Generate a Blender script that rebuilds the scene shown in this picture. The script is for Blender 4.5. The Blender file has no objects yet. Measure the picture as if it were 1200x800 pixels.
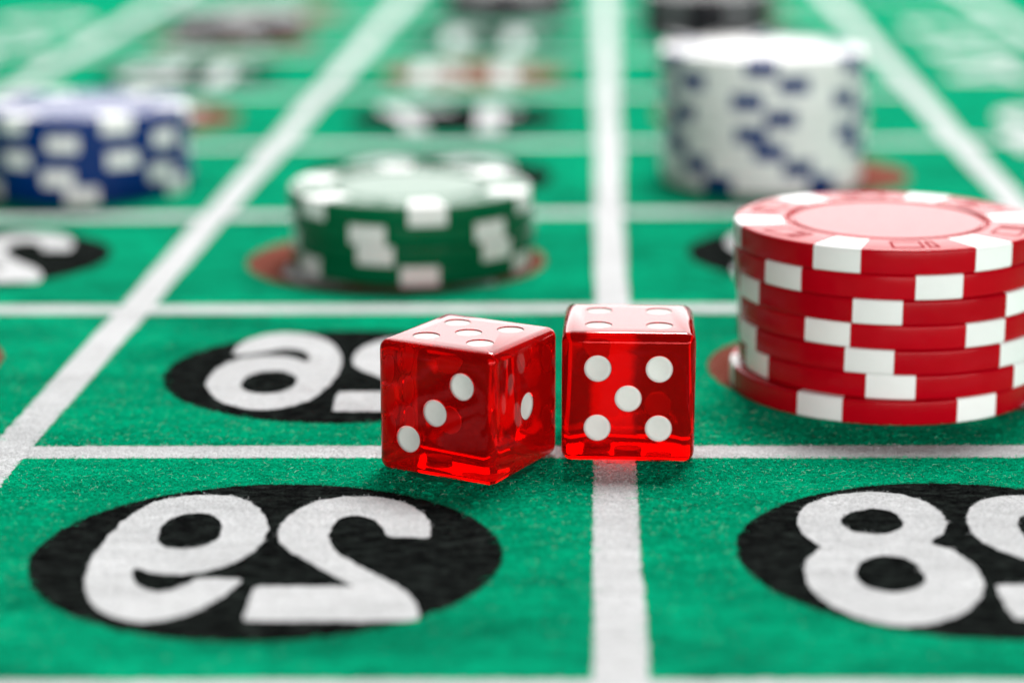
import bpy, bmesh, math, random
import numpy as np
from mathutils import Vector, Matrix, geometry

random.seed(7)
rng = np.random.default_rng(11)
MM = 0.001
scene = bpy.context.scene
COL = scene.collection

# ------------------------------------------------------------------ camera
CAM_H = 81.3                       # mm above the felt
F_PX = 2680.0                      # focal length in pixels of the 1200 px wide photograph
PITCH = math.atan(685.0 / F_PX)    # looking down
cam_data = bpy.data.cameras.new('camera')
cam_data.sensor_width = 36.0
cam_data.lens = F_PX / 1200.0 * 36.0
cam_data.clip_start = 0.005
cam_data.clip_end = 20.0
cam_data.dof.use_dof = True
cam_data.dof.focus_distance = 0.2675
cam_data.dof.aperture_fstop = 11.5
cam_data.dof.aperture_blades = 0
cam = bpy.data.objects.new('camera', cam_data)
cam.location = (0, 0, CAM_H * MM)
cam.rotation_euler = (math.pi / 2 - PITCH, 0, 0)
COL.objects.link(cam)
scene.camera = cam

# ------------------------------------------------------------------ world and lamps
world = bpy.data.worlds.new('World')
scene.world = world
world.use_nodes = True
wb = world.node_tree.nodes['Background']
wb.inputs['Color'].default_value = (0.96, 0.98, 1.0, 1)
wb.inputs['Strength'].default_value = 0.045


def area(name, loc, target, sx, sy, radiance, color):
    d = bpy.data.lights.new(name, 'AREA')
    d.shape = 'RECTANGLE'
    d.size = sx
    d.size_y = sy
    d.energy = radiance * math.pi * sx * sy
    d.color = color
    o = bpy.data.objects.new(name, d)
    o.location = loc
    v = Vector(target) - Vector(loc)
    o.rotation_euler = v.to_track_quat('-Z', 'Y').to_euler()
    COL.objects.link(o)
    return o


# the bright window behind the table, and softer light from above right and from the front
area('window_light', (0.18, 1.55, 0.86), (0.05, 0.35, 0.05), 1.5, 1.7, 3.1, (1.0, 0.985, 0.98))
area('overhead_light', (0.22, 1.25, 1.4), (0.0, 0.35, 0.0), 0.55, 0.5, 49.0, (1.0, 0.99, 0.97))
area('front_light', (0.7, -1.3, 0.23), (0.0, 0.3, 0.02), 2.4, 0.4, 12.5, (1.0, 0.99, 0.97))

# ------------------------------------------------------------------ render look
scene.view_settings.view_transform = 'Standard'
scene.view_settings.look = 'None'
scene.view_settings.exposure = 0.05
scene.view_settings.gamma = 1.0
scene.view_settings.use_curve_mapping = False
scene.render.engine = 'CYCLES'
cy = scene.cycles
cy.use_denoising = True
cy.max_bounces = 16
cy.transmission_bounces = 14
cy.diffuse_bounces = 4
cy.glossy_bounces = 8
cy.caustics_refractive = True
cy.caustics_reflective = False
cy.blur_glossy = 0.3
cy.sample_clamp_indirect = 8.0


# ------------------------------------------------------------------ picture <-> table
CS, SN = math.cos(PITCH), math.sin(PITCH)


def table_point(px, py, z=0.0):
    """point of the plane z (mm) that shows at a pixel of the 1200x800 photograph"""
    dx, dy = (px - 600.0) / F_PX, -(py - 400.0) / F_PX
    t = (z - CAM_H) / (-SN + dy * CS)
    return np.array([dx * t, (CS + dy * SN) * t])


# ------------------------------------------------------------------ object helpers
def props(o, label=None, cat=None, group=None, kind=None):
    if label: o['label'] = label
    if cat: o['category'] = cat
    if group: o['group'] = group
    if kind: o['kind'] = kind
    return o


def link(name, mesh, mat=None, parent=None):
    if mat is not None and not mesh.materials:
        mesh.materials.append(mat)
    o = bpy.data.objects.new(name, mesh)
    COL.objects.link(o)
    if parent is not None:
        o.parent = parent
    return o


def empty(name, loc=(0, 0, 0), rz=0.0):
    o = bpy.data.objects.new(name, None)
    o.empty_display_size = 0.01
    o.location = loc
    o.rotation_euler = (0, 0, rz)
    COL.objects.link(o)
    return o


# ------------------------------------------------------------------ materials
def new_mat(name):
    m = bpy.data.materials.new(name)
    m.use_nodes = True
    nt = m.node_tree
    nt.nodes.clear()
    out = nt.nodes.new('ShaderNodeOutputMaterial')
    b = nt.nodes.new('ShaderNodeBsdfPrincipled')
    nt.links.new(b.outputs[0], out.inputs['Surface'])
    return m, nt, b, out


def noise(nt, vec, scale, detail=2.0, rough=0.5):
    n = nt.nodes.new('ShaderNodeTexNoise')
    n.inputs['Scale'].default_value = scale
    n.inputs['Detail'].default_value = detail
    n.inputs['Roughness'].default_value = rough
    nt.links.new(vec, n.inputs['Vector'])
    return n.outputs['Fac']


def ramp(nt, fac, p0, c0, p1, c1):
    r = nt.nodes.new('ShaderNodeValToRGB')
    r.color_ramp.elements[0].position = p0
    r.color_ramp.elements[0].color = (*c0, 1)
    r.color_ramp.elements[1].position = p1
    r.color_ramp.elements[1].color = (*c1, 1)
    nt.links.new(fac, r.inputs['Fac'])
    return r.outputs['Color']


def mixc(nt, a, b, fac, mode='MULTIPLY'):
    m = nt.nodes.new('ShaderNodeMix')
    m.data_type = 'RGBA'
    m.blend_type = mode
    for sock, val in ((m.inputs[6], a), (m.inputs[7], b)):
        if isinstance(val, tuple):
            sock.default_value = (*val, 1)
        else:
            nt.links.new(val, sock)
    if isinstance(fac, (int, float)):
        m.inputs[0].default_value = fac
    else:
        nt.links.new(fac, m.inputs[0])
    return m.outputs[2]


def felt_mat(name, base, lint, amount=0.6, sheen=0.25, fleck=(0.66, 0.78, 0.35)):
    """matted felt: dyed or printed colour, uneven dye, shade of fibre pits painted in, lint flecks, fibre relief"""
    m, nt, b, out = new_mat(name)
    tc = nt.nodes.new('ShaderNodeTexCoord')
    co = tc.outputs['Object']
    mp = nt.nodes.new('ShaderNodeMapping')
    mp.inputs['Scale'].default_value = (0.42, 1.0, 1.0)
    nt.links.new(co, mp.inputs['Vector'])
    st = mp.outputs['Vector']
    n_big = noise(nt, st, 95, 5, 0.62)
    n_mid = noise(nt, st, 620, 3, 0.6)
    n_fin = noise(nt, co, 2600, 3, 0.7)
    lo = 1.0 - amount
    c = mixc(nt, base, ramp(nt, n_big, 0.36, (1 - 0.75 * amount,) * 3, 0.62, (1, 1, 1)), 1.0)
    c = mixc(nt, c, ramp(nt, n_mid, 0.3, (1 - 0.75 * amount,) * 3, 0.62, (1, 1, 1)), 1.0)
    c = mixc(nt, c, ramp(nt, n_fin, 0.38, (lo * 0.8,) * 3, 0.58, (1, 1, 1)), 0.9)  # dark pits between fibres painted into the fine tone
    fl = ramp(nt, noise(nt, st, 900, 4, 0.75), fleck[0], (0, 0, 0), fleck[1], (1, 1, 1))
    sep = nt.nodes.new('ShaderNodeMath'); sep.operation = 'MULTIPLY'
    nt.links.new(fl, sep.inputs[0]); sep.inputs[1].default_value = fleck[2]
    c = mixc(nt, c, lint, sep.outputs[0], 'MIX')
    nt.links.new(c, b.inputs['Base Color'])
    b.inputs['Roughness'].default_value = 0.95
    b.inputs['Specular IOR Level'].default_value = 0.0
    b.inputs['Sheen Weight'].default_value = sheen
    b.inputs['Sheen Roughness'].default_value = 0.45
    add = nt.nodes.new('ShaderNodeMath'); add.operation = 'MULTIPLY_ADD'
    nt.links.new(n_mid, add.inputs[0]); add.inputs[1].default_value = 0.9
    nt.links.new(n_fin, add.inputs[2])
    nap = nt.nodes.new('ShaderNodeMath'); nap.operation = 'MULTIPLY_ADD'
    nt.links.new(noise(nt, st, 210, 4, 0.55), nap.inputs[0]); nap.inputs[1].default_value = 3.6
    nt.links.new(add.outputs[0], nap.inputs[2])
    add = nap
    bump = nt.nodes.new('ShaderNodeBump')
    bump.inputs['Strength'].default_value = 0.9
    bump.inputs['Distance'].default_value = 0.00032
    nt.links.new(add.outputs[0], bump.inputs['Height'])
    nt.links.new(bump.outputs[0], b.inputs['Normal'])
    return m


GREEN = (0.0, 0.455, 0.228)
WHITE = (0.70, 0.71, 0.72)
BLACK = (0.006, 0.007, 0.007)
BRICK = (0.26, 0.075, 0.052)
M_green = felt_mat('felt_green', GREEN, (0.02, 0.52, 0.33), 0.62, 0.02)
M_white = felt_mat('felt_white_print', WHITE, (0.9, 0.9, 0.9), 0.17, 0.0)
M_black = felt_mat('felt_black_print', BLACK, (0.036, 0.046, 0.041), 0.6, 0.0, (0.46, 0.72, 0.85))
M_brick = felt_mat('felt_red_print', BRICK, (0.5, 0.2, 0.16), 0.3, 0.05)

m, nt, b, out = new_mat('felt_fibre')
att = nt.nodes.new('ShaderNodeAttribute'); att.attribute_name = 'fibre_colour'
nt.links.new(att.outputs['Color'], b.inputs['Base Color'])
b.inputs['Roughness'].default_value = 0.9
b.inputs['Specular IOR Level'].default_value = 0.0
M_fibre = m


def plastic(name, col, rough=0.18, var=0.1, bump_d=0.000012, spec=0.12):
    m, nt, b, out = new_mat(name)
    tc = nt.nodes.new('ShaderNodeTexCoord')
    co = tc.outputs['Object']
    n = noise(nt, co, 260, 4, 0.6)
    c = mixc(nt, col, ramp(nt, n, 0.3, (1 - var,) * 3, 0.7, (1, 1, 1)), 1.0)
    oi = nt.nodes.new('ShaderNodeObjectInfo')
    c = mixc(nt, c, ramp(nt, oi.outputs['Random'], 0.0, (0.84, 0.84, 0.84), 1.0, (1, 1, 1)), 1.0)
    nt.links.new(c, b.inputs['Base Color'])
    nr = noise(nt, co, 900, 3, 0.6)
    mr = nt.nodes.new('ShaderNodeMapRange')
    mr.inputs['To Min'].default_value = rough - 0.05
    mr.inputs['To Max'].default_value = rough + 0.08
    nt.links.new(nr, mr.inputs['Value'])
    nt.links.new(mr.outputs[0], b.inputs['Roughness'])
    bump = nt.nodes.new('ShaderNodeBump')
    bump.inputs['Strength'].default_value = 0.35
    bump.inputs['Distance'].default_value = bump_d
    nt.links.new(noise(nt, co, 1500, 3, 0.6), bump.inputs['Height'])
    nt.links.new(bump.outputs[0], b.inputs['Normal'])
    b.inputs['IOR'].default_value = 1.5
    b.inputs['Specular IOR Level'].default_value = spec
    return m


M_chip = {
    'red': plastic('chip_red', (0.46, 0.001, 0.008)),
    'green': plastic('chip_green', (0.0, 0.135, 0.050)),
    'blue': plastic('chip_blue', (0.0, 0.028, 0.165), 0.24),
    'white': plastic('chip_white', (0.84, 0.84, 0.83)),
    'black': plastic('chip_black', (0.014, 0.014, 0.018)),
}
M_spot_white = plastic('chip_spot_white', (0.92, 0.92, 0.91), 0.32, 0.05)
M_spot_grey = plastic('chip_spot_grey', (0.20, 0.20, 0.21))
M_spot_blue = plastic('chip_spot_blue', (0.0, 0.026, 0.15))
M_line = {k: plastic('chip_line_' + k, c, 0.85, 0.1, spec=0.0) for k, c in {  # darker matte colours stand in for the unlit look of grooves
    'red': (0.30, 0.002, 0.008), 'green': (0.0, 0.09, 0.035), 'blue': (0.003, 0.02, 0.2),
    'white': (0.5, 0.5, 0.5), 'black': (0.02, 0.02, 0.02)}.items()}

# translucent red dice resin: clear surface, red absorbing body
m, nt, b, out = new_mat('red_dice_resin')
b.inputs['Base Color'].default_value = (0.95, 0.006, 0.006, 1)
b.inputs['Transmission Weight'].default_value = 0.83
b.inputs['IOR'].default_value = 1.49
b.inputs['Specular IOR Level'].default_value = 0.5
b.inputs['Specular Tint'].default_value = (0.9, 0.10, 0.10, 1)
tc = nt.nodes.new('ShaderNodeTexCoord')
mr = nt.nodes.new('ShaderNodeMapRange')
mr.inputs['To Min'].default_value = 0.02
mr.inputs['To Max'].default_value = 0.07
nt.links.new(noise(nt, tc.outputs['Object'], 400, 3), mr.inputs['Value'])
nt.links.new(mr.outputs[0], b.inputs['Roughness'])
va = nt.nodes.new('ShaderNodeVolumeAbsorption')
va.inputs['Color'].default_value = (0.985, 0.12, 0.10, 1)
va.inputs['Density'].default_value = 420.0
nt.links.new(va.outputs[0], out.inputs['Volume'])
M_dice = m
M_pip = plastic('dice_pip_white', (0.72, 0.715, 0.69), 0.5, 0.12, 0.00003)

# ------------------------------------------------------------------ table felt
X0, X1, Y0, Y1 = -800, 800, -700, 1350
me = bpy.data.meshes.new('table_felt')
me.from_pydata([(X0 * MM, Y0 * MM, 0), (X1 * MM, Y0 * MM, 0), (X1 * MM, Y1 * MM, 0), (X0 * MM, Y1 * MM, 0)], [], [(0, 1, 2, 3)])
felt = link('table_felt', me, M_green)
props(felt, 'green roulette felt with mirrored white numbers and grid lines', 'table felt', kind='structure')

COVER = []        # (kind, data) painted areas, in painting order, for the colour of the loose fibres


def smooth_closed(pts, step):
    """closed Catmull-Rom through pts, resampled about every step"""
    pts = [np.array(p, float) for p in pts]
    n = len(pts)
    outp = []
    for i in range(n):
        p0, p1, p2, p3 = pts[i - 1], pts[i], pts[(i + 1) % n], pts[(i + 2) % n]
        k = max(1, int(np.linalg.norm(p2 - p1) / step))
        for j in range(k):
            t = j / k
            outp.append(0.5 * ((2 * p1) + (-p0 + p2) * t + (2 * p0 - 5 * p1 + 4 * p2 - p3) * t * t + (-p0 + 3 * p1 - 3 * p2 + p3) * t ** 3))
    return np.array(outp)


def dense_closed(pts, step, corner_round=0.0):
    pts = [np.array(p, float) for p in pts]
    n = len(pts)
    outp = []
    for i in range(n):
        a, c = pts[i], pts[(i + 1) % n]
        k = max(1, int(np.linalg.norm(c - a) / step))
        for j in range(k):
            outp.append(a + (c - a) * j / k)
    return np.array(outp)


def ragged(poly, amp):
    if amp <= 0:
        return poly
    j = rng.normal(0, amp, poly.shape)
    j2 = (j + np.roll(j, 1, 0) * 0.6 + np.roll(j, -1, 0) * 0.6) * 0.7
    return poly + j2


def print_patch(name, loops, z, mat, parent):
    """flat print on the felt: outer loop and holes (mm)"""
    vecs = [[Vector((p[0], p[1], 0)) for p in lp] for lp in loops]
    tris = geometry.tessellate_polygon(vecs)
    verts = [(p[0] * MM, p[1] * MM, z * MM) for lp in loops for p in lp]
    fixed = []
    for t in tris:
        a, b_, c = (np.array(verts[i][:2]) for i in t)
        cr = (b_[0] - a[0]) * (c[1] - a[1]) - (b_[1] - a[1]) * (c[0] - a[0])
        fixed.append(t if cr > 0 else (t[0], t[2], t[1]))
    me = bpy.data.meshes.new(name)
    me.from_pydata(verts, [], fixed)
    return link(name, me, mat, parent)


def print_line(p, q, width, z, parent, amp):
    """straight white grid line between two table points (mm), edges slightly rough"""
    p, q = np.array(p, float), np.array(q, float)
    L = np.linalg.norm(q - p)
    d = (q - p) / L
    nrm = np.array([-d[1], d[0]])
    n = int(L / 0.45)
    t = np.linspace(0, L, n + 1)
    wob = 0.22 * np.sin(t / 23 + rng.uniform(0, 6)) + 0.12 * np.sin(t / 7.1 + rng.uniform(0, 6))
    e1 = width / 2 + rng.normal(0, amp, n + 1)
    e2 = width / 2 + rng.normal(0, amp, n + 1)
    c = p + t[:, None] * d + wob[:, None] * nrm * 0.6
    a = c + e1[:, None] * nrm
    b_ = c - e2[:, None] * nrm
    V = np.zeros((2 * (n + 1), 3))
    V[0::2, :2] = b_ * MM
    V[1::2, :2] = a * MM
    V[:, 2] = z * MM
    F = [(2 * i, 2 * i + 2, 2 * i + 3, 2 * i + 1) for i in range(n)]
    me = bpy.data.meshes.new('grid_line')
    me.from_pydata(V.tolist(), [], F)
    COVER.append(('line', (p, d, L, width), WHITE))
    return link('grid_line', me, M_white, parent)


# grid lines: the rows run across, the columns run away from the camera
ROWS = [((-41.2, 191.3), (41.2, 191.1)), ((-41.2, 264.0), (41.2, 264.3)), ((-62.2, 337.6), (60, 338.6)), ((-80.8, 409.1), (26.7, 414.0)),
        ((-60.6, 487.5), (84.3, 494.0)), ((-64, 566), (60, 568)), ((-64, 641), (60, 643)), ((-64, 717), (60, 719)), ((-64, 793), (60, 795)), ((-64, 868), (60, 870))]


def extend(pq, xa, xb):
    (x0, y0), (x1, y1) = pq
    k = (y1 - y0) / (x1 - x0)
    return (xa, y0 + (xa - x0) * k), (xb, y0 + (xb - x0) * k)


C0 = ((-137.0, 180), (-113.0, 1000))      # outer edge of the grid, left
C1 = ((-64.6, 180), (-27.5, 1000))
C2 = ((9.3, 180), (39.6, 1000))
C3 = ((84.0, 180), (119.0, 1000))
C4 = ((140.0, 180), (166.0, 1000))


def col_x(c, y):
    (xa, ya), (xb, yb) = c
    return xa + (xb - xa) * (y - ya) / (yb - ya)


for r in ROWS:
    ym = r[0][1]
    a, b_ = extend(r, col_x(C0, ym), col_x(C3, ym))
    print_line(a, b_, 5.0, 0.030, felt, 0.10 if ym < 420 else 0.05)
for c in (C0, C1, C2, C3, C4):
    print_line(c[0], c[1], 5.1, 0.045, felt, 0.10)
# cross lines of the outer betting boxes, every four rows
for y in (489, 793):
    print_line((col_x(C3, y), y + 6), (col_x(C4, y), y + 7), 5.0, 0.030, felt, 0.05)

# ---------------------------------------------------------------- numerals
# outlines in the picture plane of the photograph, carried onto the table; shapes are mirrored like the print
z5 = lambda x, y: table_point(x / 1.9355, 520 + y / 1.9355)
z6 = lambda x, y: table_point(600 + x / 2.0, 520 + y / 2.0)
z7 = lambda x, y: table_point(180 + x / 4.2857, 370 + y / 4.2857)
NINE = [[z5(*p) for p in [(500, 117), (552, 125), (590, 150), (607, 183), (600, 215), (575, 245), (530, 270), (470, 289), (400, 297), (340, 292), (306, 282), (300, 300), (309, 318), (332, 331), (370, 335), (415, 322), (446, 306), (480, 305), (540, 306), (547, 310), (500, 350), (440, 381), (380, 398), (320, 404), (260, 393), (215, 370), (195, 335), (195, 295), (215, 250), (255, 200), (300, 160), (360, 130), (430, 118)]],
        [z5(*p) for p in [(358, 215), (365, 190), (395, 168), (440, 158), (480, 162), (502, 181), (500, 205), (475, 228), (435, 238), (390, 237), (364, 229)]]]
TWO = [[z5(*p) for p in [(805, 120), (880, 125), (935, 142), (968, 168), (977, 198), (976, 211), (968, 214), (925, 213), (885, 213), (876, 209), (866, 188), (845, 172), (808, 164), (772, 170), (750, 190), (745, 212), (755, 234), (780, 257), (830, 285), (890, 315), (930, 345), (947, 375), (946, 396), (930, 401), (850, 402), (650, 402), (562, 401), (554, 394), (562, 365), (574, 332), (586, 324), (650, 323), (775, 323), (796, 321), (740, 290), (690, 262), (650, 240), (632, 215), (635, 190), (655, 165), (690, 142), (740, 126)]]]
EIGHT = [[z6(*p) for p in [(845, 113), (920, 121), (985, 145), (1017, 180), (1010, 210), (982, 231), (1040, 253), (1085, 288), (1106, 330), (1092, 370), (1040, 405), (950, 426), (860, 420), (780, 395), (715, 355), (688, 315), (690, 275), (722, 243), (685, 215), (668, 180), (690, 145), (750, 122)]],
         [z6(*p) for p in [(770, 182), (790, 163), (840, 153), (890, 160), (918, 184), (900, 205), (850, 212), (795, 204)]],
         [z6(*p) for p in [(807, 300), (825, 275), (875, 262), (930, 272), (965, 305), (960, 332), (910, 348), (850, 342), (815, 322)]]]
SIX = [[z7(*p) for p in [(430, 150), (490, 118), (580, 95), (690, 88), (790, 98), (870, 125), (920, 165), (945, 215), (935, 270), (900, 330), (850, 380), (780, 425), (690, 455), (590, 472), (480, 470), (380, 450), (310, 415), (270, 370), (268, 330), (300, 285), (360, 245), (440, 215), (540, 203), (640, 203), (710, 215), (772, 234), (783, 215), (770, 190), (730, 172), (670, 167), (600, 175), (540, 187), (480, 195), (420, 197), (397, 190)]],
       [z7(*p) for p in [(440, 350), (460, 315), (510, 290), (580, 278), (650, 280), (700, 298), (722, 325), (700, 355), (650, 380), (580, 392), (500, 388), (455, 372)]]]
D29 = np.array([-25.7, 227.2])
D28 = np.array([48.4, 227.6])
D26 = np.array([-22.6, 300.4])
RAD = 24.2


def rel(glyph, centre):
    return [[np.array(p) - centre for p in lp] for lp in glyph]


G_NINE, G_TWO, G_EIGHT, G_SIX = rel(NINE, D29), rel(TWO, D29), rel(EIGHT, D28), rel(SIX, D26)
lo2, hi2 = np.min(G_TWO[0], 0), np.max(G_TWO[0], 0)
GH = hi2[1] - lo2[1]
GW = hi2[0] - lo2[0]
GB = lo2[1]


def stroke_box(pts, left, width):
    """glyph from a mirrored unit box to table mm, relative to the disc centre"""
    return [[np.array([left + (1 - x) * width, GB + y * GH]) for x, y in lp] for lp in pts]


ring = lambda cx, cy_, rx, ry, n=24: [(cx + rx * math.cos(2 * math.pi * i / n), cy_ + ry * math.sin(2 * math.pi * i / n)) for i in range(n)]
U_ONE = [[(.34, 0), (.66, 0), (.66, 1), (.45, 1), (.40, .93), (.12, .80), (.12, .62), (.34, .70)]]
U_SEVEN = [[(0, 1), (1, 1), (1, .84), (.72, .52), (.55, 0), (.25, 0), (.40, .45), (.68, .82), (0, .82)]]
U_FOUR = [[(.58, 1), (.84, 1), (.84, .38), (1, .38), (1, .22), (.84, .22), (.84, 0), (.56, 0), (.56, .22), (0, .22), (0, .40)],
          [(.56, .38), (.56, .72), (.25, .38)]]
U_ZERO = [ring(.5, .5, .5, .5), ring(.5, .5, .24, .30)]
U_FIVE = [[(.1, 1), (.92, 1), (.92, .82), (.34, .82), (.31, .66), (.55, .68), (.85, .58), (1, .34), (.85, .1), (.5, 0), (.12, .06), (0, .26), (.27, .30), (.48, .17), (.68, .22), (.74, .36), (.62, .5), (.45, .52), (.28, .45), (.04, .50)]]
U_THREE = [[(.04, .76), (.12, .92), (.5, 1), (.86, .92), (.96, .74), (.80, .54), (.98, .38), (.98, .2), (.8, .04), (.45, 0), (.12, .06), (0, .26), (.27, .30), (.46, .17), (.66, .2), (.72, .32), (.6, .45), (.36, .46), (.36, .6), (.58, .62), (.68, .74), (.58, .84), (.42, .84), (.3, .72)]]

left_l = np.min(G_NINE[0], 0)[0]
left_w = np.max(G_NINE[0], 0)[0] - left_l


def digit(ch, side):
    """side: 'L' or 'R' place inside the disc"""
    if ch == '2':
        g = G_TWO
        if side == 'L':
            g = [[p + np.array([left_l - lo2[0], 0]) for p in lp] for lp in G_TWO]
    elif ch in '968':
        g = {'9': G_NINE, '6': G_SIX, '8': G_EIGHT}[ch]
    else:
        U = {'1': U_ONE, '7': U_SEVEN, '4': U_FOUR, '0': U_ZERO, '5': U_FIVE, '3': U_THREE}[ch]
        lft = left_l if side == 'L' else lo2[0]
        g = stroke_box(U, lft, left_w if side == 'L' else GW)
    return g


REDS = {1, 3, 5, 7, 9, 12, 14, 16, 18, 19, 21, 23, 25, 27, 30, 32, 34, 36}
# disc centres, measured for the near rows, regular beyond
CENTRES = {29: (-25.7, 227.2), 28: (48.4, 227.6), 30: (-99, 226.5), 26: (-22.6, 300.4), 25: (51.6, 302.5), 27: (-95.4, 304.5),
           23: (-19.2, 372.6), 22: (54.4, 377.5), 24: (-92.2, 375.0)}
for k, n0 in enumerate((20, 17, 14, 11, 8)):
    y = 451.5 + 75.6 * k
    CENTRES[n0] = (0.5 * (col_x(C1, y) + col_x(C2, y)), y)
    CENTRES[n0 - 1] = (0.5 * (col_x(C2, y) + col_x(C3, y)) - 2.5, y + 3)
    CENTRES[n0 + 1] = (0.5 * (col_x(C0, y) + col_x(C1, y)), y - 1)
for n, (cx, cyy) in CENTRES.items():
    near = cyy < 400
    step = 0.4 if near else 1.2
    amp = 0.075 if near else 0.04
    disc = [(cx + 1.022 * RAD * math.cos(t), cyy + RAD * math.sin(t)) for t in np.linspace(0, 2 * math.pi, int(2 * math.pi * RAD / step), endpoint=False)]
    red = n in REDS
    d = ragged(np.array(disc), amp)
    print_patch('number_disc', [d], 0.030, M_brick if red else M_black, felt)
    COVER.append(('poly', [d], BRICK if red else BLACK))
    s = str(n)
    digs = [(s[0], 'R'), (s[1], 'L')] if len(s) == 2 else [(s, 'L')]
    for ch, side in digs:
        g = digit(ch, side)
        off = np.array([cx, cyy]) if len(s) == 2 else np.array([cx + 10, cyy])
        if n == 28 and ch == '2': off = off + np.array([0.9, 0])
        loops = []
        for lp in g:
            pts = [p + off for p in lp]
            q = smooth_closed(pts, step) if ch in '29680' else dense_closed(pts, step)
            loops.append(ragged(q, amp))
        print_patch('numeral', loops, 0.060, M_white, felt)
        COVER.append(('poly', loops, WHITE))

# white lettering of the outer bets, far out of focus on both sides of the grid
def outer_letter(glyph, cx, cyy, w, h, turn):
    loops = []
    ca, sa = math.cos(turn), math.sin(turn)
    for lp in glyph:
        pts = []
        for x, y in lp:
            u, v = (0.5 - x) * w, (y - 0.5) * h
            pts.append(np.array([cx + u * ca - v * sa, cyy + u * sa + v * ca]))
        loops.append(dense_closed(pts, 1.5))
    print_patch('bet_lettering', loops, 0.060, M_white, felt)


for ch, cx, cyy, w, h in ((U_ONE, 121, 455, 13, 32), (U_FIVE, 119, 493, 30, 22), (U_ZERO, 123, 525, 32, 22), (U_FOUR, 127, 605, 28, 26), (U_ZERO, 131, 650, 30, 26), (U_FIVE, 134, 705, 28, 26),
                          (U_ZERO, -152, 560, 30, 26), (U_FOUR, -150, 610, 30, 26), (U_FIVE, -148, 660, 30, 28), (U_ZERO, -146, 720, 30, 30)):
    outer_letter(ch, cx, cyy, w, h, math.pi / 2)

# ------------------------------------------------------------------ poker chips
CHIP_R, CHIP_T = 20.0, 3.2
R_IN = 0.69 * CHIP_R


def lathe_sector(bm, prof, a0, a1, n):
    """closed wedge: prof is a closed list of (r, z), swept from a0 to a1"""
    rings = []
    for i in range(n + 1):
        a = a0 + (a1 - a0) * i / n
        rings.append([bm.verts.new((r * math.cos(a) * MM, r * math.sin(a) * MM, z * MM)) for r, z in prof])
    k = len(prof)
    for i in range(n):
        for j in range(k):
            f = bm.faces.new((rings[i][j], rings[i + 1][j], rings[i + 1][(j + 1) % k], rings[i][(j + 1) % k]))
            f.smooth = True
    bm.faces.new(rings[0])
    bm.faces.new(list(reversed(rings[-1])))


def finish(bm, name, sharp=35):
    bmesh.ops.recalc_face_normals(bm, faces=bm.faces)
    for e in bm.edges:
        if len(e.link_faces) == 2 and e.calc_face_angle(0) > math.radians(sharp):
            e.smooth = False
    me = bpy.data.meshes.new(name)
    bm.to_mesh(me)
    bm.free()
    return me


hT = CHIP_T / 2
BV = 0.38


def rim_profile(r_in, r_out):
    p = [(r_in, -hT)]
    for k in range(5):
        a = -math.pi / 2 + k / 4 * math.pi / 2
        p.append((r_out - BV + BV * math.cos(a), -hT + BV + BV * math.sin(a)))
    for k in range(5):
        a = k / 4 * math.pi / 2
        p.append((r_out - BV + BV * math.cos(a), hT - BV + BV * math.sin(a)))
    p.append((r_in, hT))
    return p


SPOT_HALF = math.radians(8.9)
# body: core with inlay and groove, plus the six coloured rim blocks
bm = bmesh.new()
core = [(0.0, -hT), (R_IN, -hT), (R_IN, hT), (0.646 * CHIP_R, hT), (0.6455 * CHIP_R, hT - 0.05), (0.645 * CHIP_R, hT - 0.28), (0.618 * CHIP_R, hT - 0.28), (0.614 * CHIP_R, hT - 0.09), (0.605 * CHIP_R, hT - 0.05), (0.0, hT - 0.05)]
N = 96
rr = [[bm.verts.new((r * math.cos(2 * math.pi * i / N) * MM, r * math.sin(2 * math.pi * i / N) * MM, z * MM)) for r, z in core[1:-1]] for i in range(N)]
top_c, bot_c = bm.verts.new((0, 0, (hT - 0.05) * MM)), bm.verts.new((0, 0, -hT * MM))
for i in range(N):
    a, b_ = rr[i], rr[(i + 1) % N]
    for j in range(len(a) - 1):
        f = bm.faces.new((a[j], b_[j], b_[j + 1], a[j + 1])); f.smooth = True
    bm.faces.new((a[-1], b_[-1], top_c))
    bm.faces.new((b_[0], a[0], bot_c))
for k in range(6):
    c = k * math.pi / 3
    lathe_sector(bm, rim_profile(R_IN + 0.004, CHIP_R), c + SPOT_HALF, c + math.pi / 3 - SPOT_HALF, 22)
ME_BODY = finish(bm, 'chip_body')
# one edge spot, centred on +X
bm = bmesh.new()
lathe_sector(bm, rim_profile(R_IN + 0.02, CHIP_R + 0.015), -SPOT_HALF + 0.0012, SPOT_HALF - 0.0012, 10)
ME_SPOT = finish(bm, 'chip_edge_spot')


def frame_strip(bm, quad, w, z):
    """thin outline along a closed quad (mm)"""
    q = [np.array(p, float) for p in quad]
    c = sum(q) / len(q)
    for i in range(len(q)):
        a, b_ = q[i], q[(i + 1) % len(q)]
        d = (b_ - a) / np.linalg.norm(b_ - a)
        n_ = np.array([-d[1], d[0]])
        if np.dot(n_, c - a) < 0: n_ = -n_
        ps = [a, b_, b_ + n_ * w - d * w, a + n_ * w + d * w]
        vs = [bm.verts.new((p[0] * MM, p[1] * MM, zz * MM)) for zz in (z - 0.03, z) for p in ps]
        for idx in ((4, 5, 6, 7), (0, 1, 5, 4), (1, 2, 6, 5), (2, 3, 7, 6), (3, 0, 4, 7)):
            bm.faces.new([vs[i2] for i2 in idx])


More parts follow.
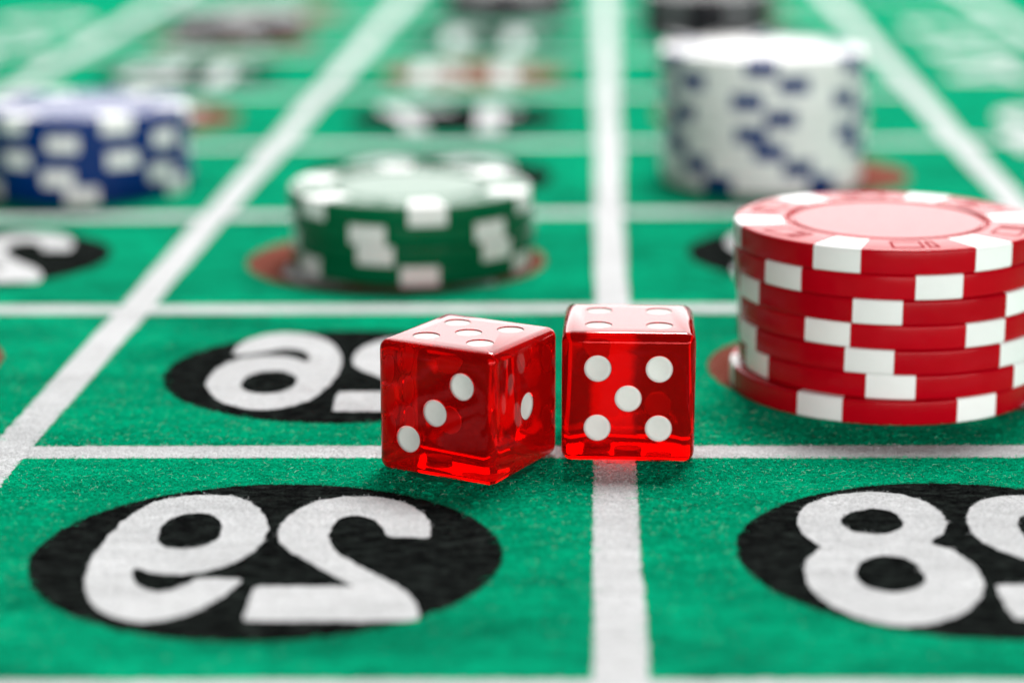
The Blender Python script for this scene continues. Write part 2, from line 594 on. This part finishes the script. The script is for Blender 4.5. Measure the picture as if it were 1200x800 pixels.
# the embossed pair of outlined blocks, groove darkness painted as raised strips, in the coloured gap of the ring, centred on +X
bm = bmesh.new()
zt = hT + 0.03
frame_strip(bm, [(14.6, -2.9), (18.4, -3.2), (18.4, 0.9), (14.6, 1.0)], 0.30, zt)
frame_strip(bm, [(14.6, 1.5), (18.3, 1.5), (18.0, 2.9), (14.6, 2.5)], 0.30, zt)
ME_MARK = finish(bm, 'chip_mark')
bm = bmesh.new()
prev = None
rings_ = []
for i in range(96):
    a = 2 * math.pi * i / 96
    rings_.append([bm.verts.new((r * math.cos(a) * MM, r * math.sin(a) * MM, z * MM)) for r, z in ((12.95, hT - 0.02), (12.95, hT + 0.025), (13.3, hT + 0.025), (13.3, hT - 0.02))])
for i in range(96):
    a, b_ = rings_[i], rings_[(i + 1) % 96]
    for j in range(3):
        bm.faces.new((a[j], b_[j], b_[j + 1], a[j + 1]))
ME_RING = finish(bm, 'chip_ring')


def colour_mesh(me, mat, cache={}):
    key = (me.name, mat.name)
    if key not in cache:
        c = me.copy()
        c.materials.clear()
        c.materials.append(mat)
        cache[key] = c
    return cache[key]


ORD = ['topmost', 'second', 'third', 'fourth', 'fifth', 'sixth', 'seventh', 'eighth']


def stack(colour, centre, chips, where, group, spot_word, z0=0.07):
    """chips: from the top, (spot angle from the camera-facing side in degrees, dx, dy)"""
    X, Y = centre
    face = math.atan2(-Y, -X)
    n = len(chips)
    for i, (ang, dx, dy) in enumerate(chips):
        z = z0 + (n - 1 - i) * CHIP_T + CHIP_T / 2
        root = empty('poker_chip', ((X + dx) * MM, (Y + dy) * MM, z * MM), face + math.radians(ang))
        if i == 0:
            pos = 'topmost of ' + where
        elif i == n - 1:
            pos = 'bottom chip of ' + where
        else:
            pos = ORD[i] + ' from top in ' + where
        props(root, f'{colour} chip with {spot_word} spots, {pos}', 'poker chip', group)
        link('body', colour_mesh(ME_BODY, M_chip[colour]), None, root)
        sm = colour_mesh(ME_SPOT, {'blue': M_spot_blue, 'grey': M_spot_grey}.get(spot_word, M_spot_white))
        for k in range(6):
            o = link('edge_spot', sm, None, root)
            o.rotation_euler = (0, 0, k * math.pi / 3)
        if i == 0:
            mm_ = colour_mesh(ME_MARK, M_line[colour])
            for k in range(6):
                o = link('embossed_mark', mm_, None, root)
                o.rotation_euler = (0, 0, (k + 0.5) * math.pi / 3)
            link('ring_line', colour_mesh(ME_RING, M_line[colour]), None, root)


PX = 298.0 / F_PX      # mm per pixel at the red stack
stack('red', (49.3, 295.3), [(-17.5, 0, 0), (19.7, 0.1, 0.1), (-3.0, 0.35, 0), (-22.2, 0.7, 0.2), (-6.4, 0.75, 0.1), (1.0, 1.0, 0.2), (-22.0, -0.1, -0.3)],
      'the sharp stack beside the dice', 'red chips stacked beside the dice', 'white')
stack('green', (-16.8, 372.6), [(7.7, 0, 0), (-21.5, 0.3, 0), (-18.6, 0.6, -0.2), (3.3, 0.2, 0)],
      'the low stack behind the left die', 'green chips stacked behind the dice', 'white')
stack('white', (49.3, 451.2), [(0, 0, 0), (17.5, 0.3, 0), (-8.7, 0.5, 0.3), (9.7, 0.6, 0), (-7, 0.8, 0.1), (4, 0.6, 0), (20.7, 0.5, -0.2), (-24, 0.3, 0)],
      'the tall stack behind the red chips', 'white chips stacked behind the red stack', 'blue')
stack('blue', (-82.9, 441.0), [(17, 0.0, 0), (46, 0.3, 0.2), (20, -0.2, 0), (43, 0.2, 0.1), (55, 0.5, 0)],
      'the stack at the left edge', 'blue chips stacked at the left', 'white')
stack('black', (59.5, 703.0), [(30, 0, 0), (28, 0.4, 0), (31, 0.2, 0.2), (29, 0.1, 0)],
      'the blurred stack behind the white chips', 'black chips stacked behind the white stack', 'grey')
stack('black', (-82.0, 688.0), [(2, 0, 0), (-3, 0.4, 0)],
      'the far stack behind the blue chips', 'black chips stacked behind the blue stack', 'grey')
stack('black', (-1.5, 744.0), [(30, 0, 0), (26, 0.3, 0), (34, -0.2, 0)],
      'the far stack behind the green chips', 'black chips stacked behind the green stack', 'grey')

# ------------------------------------------------------------------ dice
DIE = 15.8
PIP_R = 1.62
PIP_O = 3.62
PAT = {1: [(0, 0)], 2: [(-1, -1), (1, 1)], 3: [(-1, -1), (0, 0), (1, 1)], 4: [(-1, -1), (-1, 1), (1, -1), (1, 1)],
       5: [(-1, -1), (-1, 1), (0, 0), (1, -1), (1, 1)], 6: [(-1, -1), (-1, 0), (-1, 1), (1, -1), (1, 0), (1, 1)]}
# face frames: normal, u (to the right), v (up)
FACES = {'front': ((0, -1, 0), (1, 0, 0), (0, 0, 1)), 'back': ((0, 1, 0), (-1, 0, 0), (0, 0, 1)),
         'right': ((1, 0, 0), (0, 1, 0), (0, 0, 1)), 'left': ((-1, 0, 0), (0, -1, 0), (0, 0, 1)),
         'top': ((0, 0, 1), (1, 0, 0), (0, 1, 0)), 'bottom': ((0, 0, -1), (1, 0, 0), (0, -1, 0))}


def cyl(bm, M, r0, z0, r1, z1, n=40, dish=0.0):
    """closed round plug along local z from z0 (radius r0) to z1 (radius r1); dish lowers the middle of the z1 face"""
    ra = [bm.verts.new(M @ Vector((r0 * math.cos(2 * math.pi * i / n), r0 * math.sin(2 * math.pi * i / n), z0))) for i in range(n)]
    rb = [bm.verts.new(M @ Vector((r1 * math.cos(2 * math.pi * i / n), r1 * math.sin(2 * math.pi * i / n), z1))) for i in range(n)]
    for i in range(n):
        bm.faces.new((ra[i], ra[(i + 1) % n], rb[(i + 1) % n], rb[i]))
    bm.faces.new(list(reversed(ra)))
    if dish == 0:
        bm.faces.new(rb)
        return
    prev = rb
    for s in (0.75, 0.5, 0.25):
        cur = [bm.verts.new(M @ Vector((r1 * s * math.cos(2 * math.pi * i / n), r1 * s * math.sin(2 * math.pi * i / n), z1 - dish * (1 - s * s)))) for i in range(n)]
        for i in range(n):
            f = bm.faces.new((prev[i], prev[(i + 1) % n], cur[(i + 1) % n], cur[i])); f.smooth = True
        prev = cur
    c = bm.verts.new(M @ Vector((0, 0, z1 - dish)))
    for i in range(n):
        f = bm.faces.new((prev[i], prev[(i + 1) % n], c)); f.smooth = True


def die(loc, yaw, values, label, flips=()):
    h = DIE / 2 * MM
    root = empty('die', (loc[0] * MM, loc[1] * MM, (DIE / 2 + 0.05) * MM), yaw)
    props(root, label, 'die', 'red dice')
    bm = bmesh.new()
    bmesh.ops.create_cube(bm, size=DIE * MM)
    bmesh.ops.bevel(bm, geom=list(bm.edges) + list(bm.verts), offset=1.25 * MM, segments=5, profile=0.5, affect='EDGES')
    me = bpy.data.meshes.new('die_body')
    bm.to_mesh(me); bm.free()
    body = link('body', me, M_dice, root)
    cut = bmesh.new()
    for face, val in values.items():
        n_, u, v = (Vector(a) for a in FACES[face])
        for (a, c) in PAT[val]:
            if face in flips: a = -a
            p = n_ * h + (u * a + v * c) * PIP_O * MM
            M = Matrix.Translation(p) @ Matrix((u, v, n_)).transposed().to_4x4()
            cyl(cut, M, PIP_R * MM, -0.34 * MM, PIP_R * MM, 0.4 * MM)
            pb = bmesh.new()
            cyl(pb, M, (PIP_R + 0.006) * MM, -0.46 * MM, (PIP_R + 0.006) * MM, -0.13 * MM, dish=0.14 * MM)
            bmesh.ops.recalc_face_normals(pb, faces=pb.faces)
            pm = bpy.data.meshes.new('pip')
            pb.to_mesh(pm); pb.free()
            link('pip', pm, M_pip, root)
    bmesh.ops.recalc_face_normals(cut, faces=cut.faces)
    cm = bpy.data.meshes.new('cutter')
    cut.to_mesh(cm); cut.free()
    co = bpy.data.objects.new('cutter', cm)
    COL.objects.link(co)
    co.parent = root
    md = body.modifiers.new('pips', 'BOOLEAN')
    md.object = co
    md.operation = 'DIFFERENCE'
    md.solver = 'EXACT'
    bpy.context.view_layer.update()
    dg = bpy.context.evaluated_depsgraph_get()
    nm = bpy.data.meshes.new_from_object(body.evaluated_get(dg))
    body.modifiers.clear()
    body.data = nm
    bpy.data.objects.remove(co)
    nm.shade_smooth()
    bm = bmesh.new(); bm.from_mesh(nm)
    for e in bm.edges:
        if len(e.link_faces) == 2:
            e.smooth = e.calc_face_angle(0) < math.radians(30)
    bm.to_mesh(nm); bm.free()
    nm.materials.clear(); nm.materials.append(M_dice)
    return root


die((-5.1, 260.4), -0.507, {'front': 3, 'right': 1, 'top': 5, 'bottom': 2, 'back': 4, 'left': 6},
    'translucent red die turned corner-on, showing three, one and five on top')
die((14.1, 267.6), -0.050, {'front': 5, 'top': 4, 'right': 1, 'left': 6, 'back': 2, 'bottom': 3},
    'translucent red die facing square on with five, standing on the crossing white lines')

# ------------------------------------------------------------------ loose felt fibres near the dice
def in_poly(px, py, loop):
    x, y = loop[:, 0], loop[:, 1]
    inside = np.zeros(px.shape, bool)
    x2, y2 = np.roll(x, -1), np.roll(y, -1)
    for i in range(len(x)):
        cnd = (y[i] > py) != (y2[i] > py)
        if y2[i] != y[i]:
            inside ^= cnd & (px < (x2[i] - x[i]) * (py - y[i]) / (y2[i] - y[i]) + x[i])
    return inside


def paint(px, py):
    colr = np.tile(np.array(GREEN), (len(px), 1))
    code = np.zeros(len(px), int)
    for kind, data, c in COVER:
        if kind == 'line':
            p, d, L, w = data
            rx, ry = px - p[0], py - p[1]
            t = rx * d[0] + ry * d[1]
            s_ = -rx * d[1] + ry * d[0]
            m_ = (np.abs(s_) < w / 2) & (t > 0) & (t < L)
            colr[m_] = c
        else:
            b0, b1 = data[0].min(0), data[0].max(0)
            box = np.where((px > b0[0]) & (px < b1[0]) & (py > b0[1]) & (py < b1[1]))[0]
            if len(box) == 0: continue
            ins = in_poly(px[box], py[box], data[0])
            for hole in data[1:]:
                ins &= ~in_poly(px[box], py[box], hole)
            colr[box[ins]] = c
    return colr


NF = 330000
fy = 264 + rng.normal(0, 30, NF)
fx = rng.uniform(-1, 1, NF) * (0.235 * fy + 8)
keep = (fy > 195) & (fy < 350)
SOLID = [(-5.2, 259.8, 9.6), (14.2, 267.4, 9.4), (49.3, 295.3, 19.6)]
for sx, sy, sr in SOLID:
    keep &= (fx - sx) ** 2 + (fy - sy) ** 2 > (sr * 0.86) ** 2
fx, fy = fx[keep], fy[keep]
nf = len(fx)
fc = paint(fx, fy)
K = 4
length = rng.gamma(3.0, 0.18, nf).clip(0.22, 1.8)
length[(fc[:, 0] > 0.5) | (fc.max(1) < 0.05)] *= 0.5
ang = rng.uniform(0, 2 * math.pi, nf)
curl = rng.normal(0, 0.85, nf)
hmax = rng.gamma(2.0, 0.045, nf).clip(0.02, 0.38)
hmax[rng.random(nf) < 0.02] *= 1.8
wid = rng.uniform(0.012, 0.026, nf)
P = np.zeros((nf, K, 3))
x, y = fx.copy(), fy.copy()
for k in range(K):
    t = k / (K - 1)
    P[:, k, 0], P[:, k, 1] = x, y
    P[:, k, 2] = 0.065 + hmax * np.sin(math.pi * (0.12 + 0.8 * t)) + rng.normal(0, 0.012, nf)
    a = ang + curl * (t - 0.5) * 2 + rng.normal(0, 0.25, nf)
    x = x + np.cos(a) * length / (K - 1)
    y = y + np.sin(a) * length / (K - 1)
side = np.stack([-np.sin(ang), np.cos(ang), rng.normal(0, 0.6, nf)], 1)
side /= np.linalg.norm(side, axis=1)[:, None]
V = np.zeros((nf, K, 2, 3))
for k in range(K):
    taper = 0.55 if k in (0, K - 1) else 1.0
    V[:, k, 0] = P[:, k] - side * (wid * taper)[:, None]
    V[:, k, 1] = P[:, k] + side * (wid * taper)[:, None]
V = (V.reshape(-1, 3) * MM).astype(np.float32)
base = np.arange(nf)[:, None, None] * (2 * K)
q = np.array([[2 * k, 2 * k + 1, 2 * k + 3, 2 * k + 2] for k in range(K - 1)])[None]
Q = (base + q).reshape(-1).astype(np.int32)
nq = nf * (K - 1)
me = bpy.data.meshes.new('felt_fibres')
me.vertices.add(len(V)); me.vertices.foreach_set('co', V.ravel())
me.loops.add(nq * 4); me.loops.foreach_set('vertex_index', Q)
me.polygons.add(nq)
me.polygons.foreach_set('loop_start', np.arange(nq, dtype=np.int32) * 4)
me.polygons.foreach_set('loop_total', np.full(nq, 4, np.int32))
bright = rng.normal(0.92, 0.34, nf).clip(0.25, 1.7)
bright[fc[:, 0] > 0.5] = rng.uniform(0.78, 1.0, int((fc[:, 0] > 0.5).sum()))
fc = fc * bright[:, None]
lint = rng.random(nf) < 0.03
isdark = fc.max(1) < 0.05
lint &= fc[:, 0] < 0.4
fc[lint & ~isdark] = fc[lint & ~isdark] * 0.35 + np.array([0.5, 0.62, 0.56]) * 0.65
fc[isdark] = fc[isdark] + rng.uniform(0.0, 0.018, (isdark.sum(), 1))
fc = fc.clip(0, 0.88)
C4 = np.ones((nf, 2 * K, 4), np.float32)
C4[:, :, :3] = fc[:, None, :]
at = me.attributes.new('fibre_colour', 'FLOAT_COLOR', 'POINT')
at.data.foreach_set('color', C4.ravel())
me.update(calc_edges=True)
fo = link('felt_fibres', me, M_fibre, felt)
props(fo, 'loose fuzzy fibres standing up from the felt', kind='stuff')
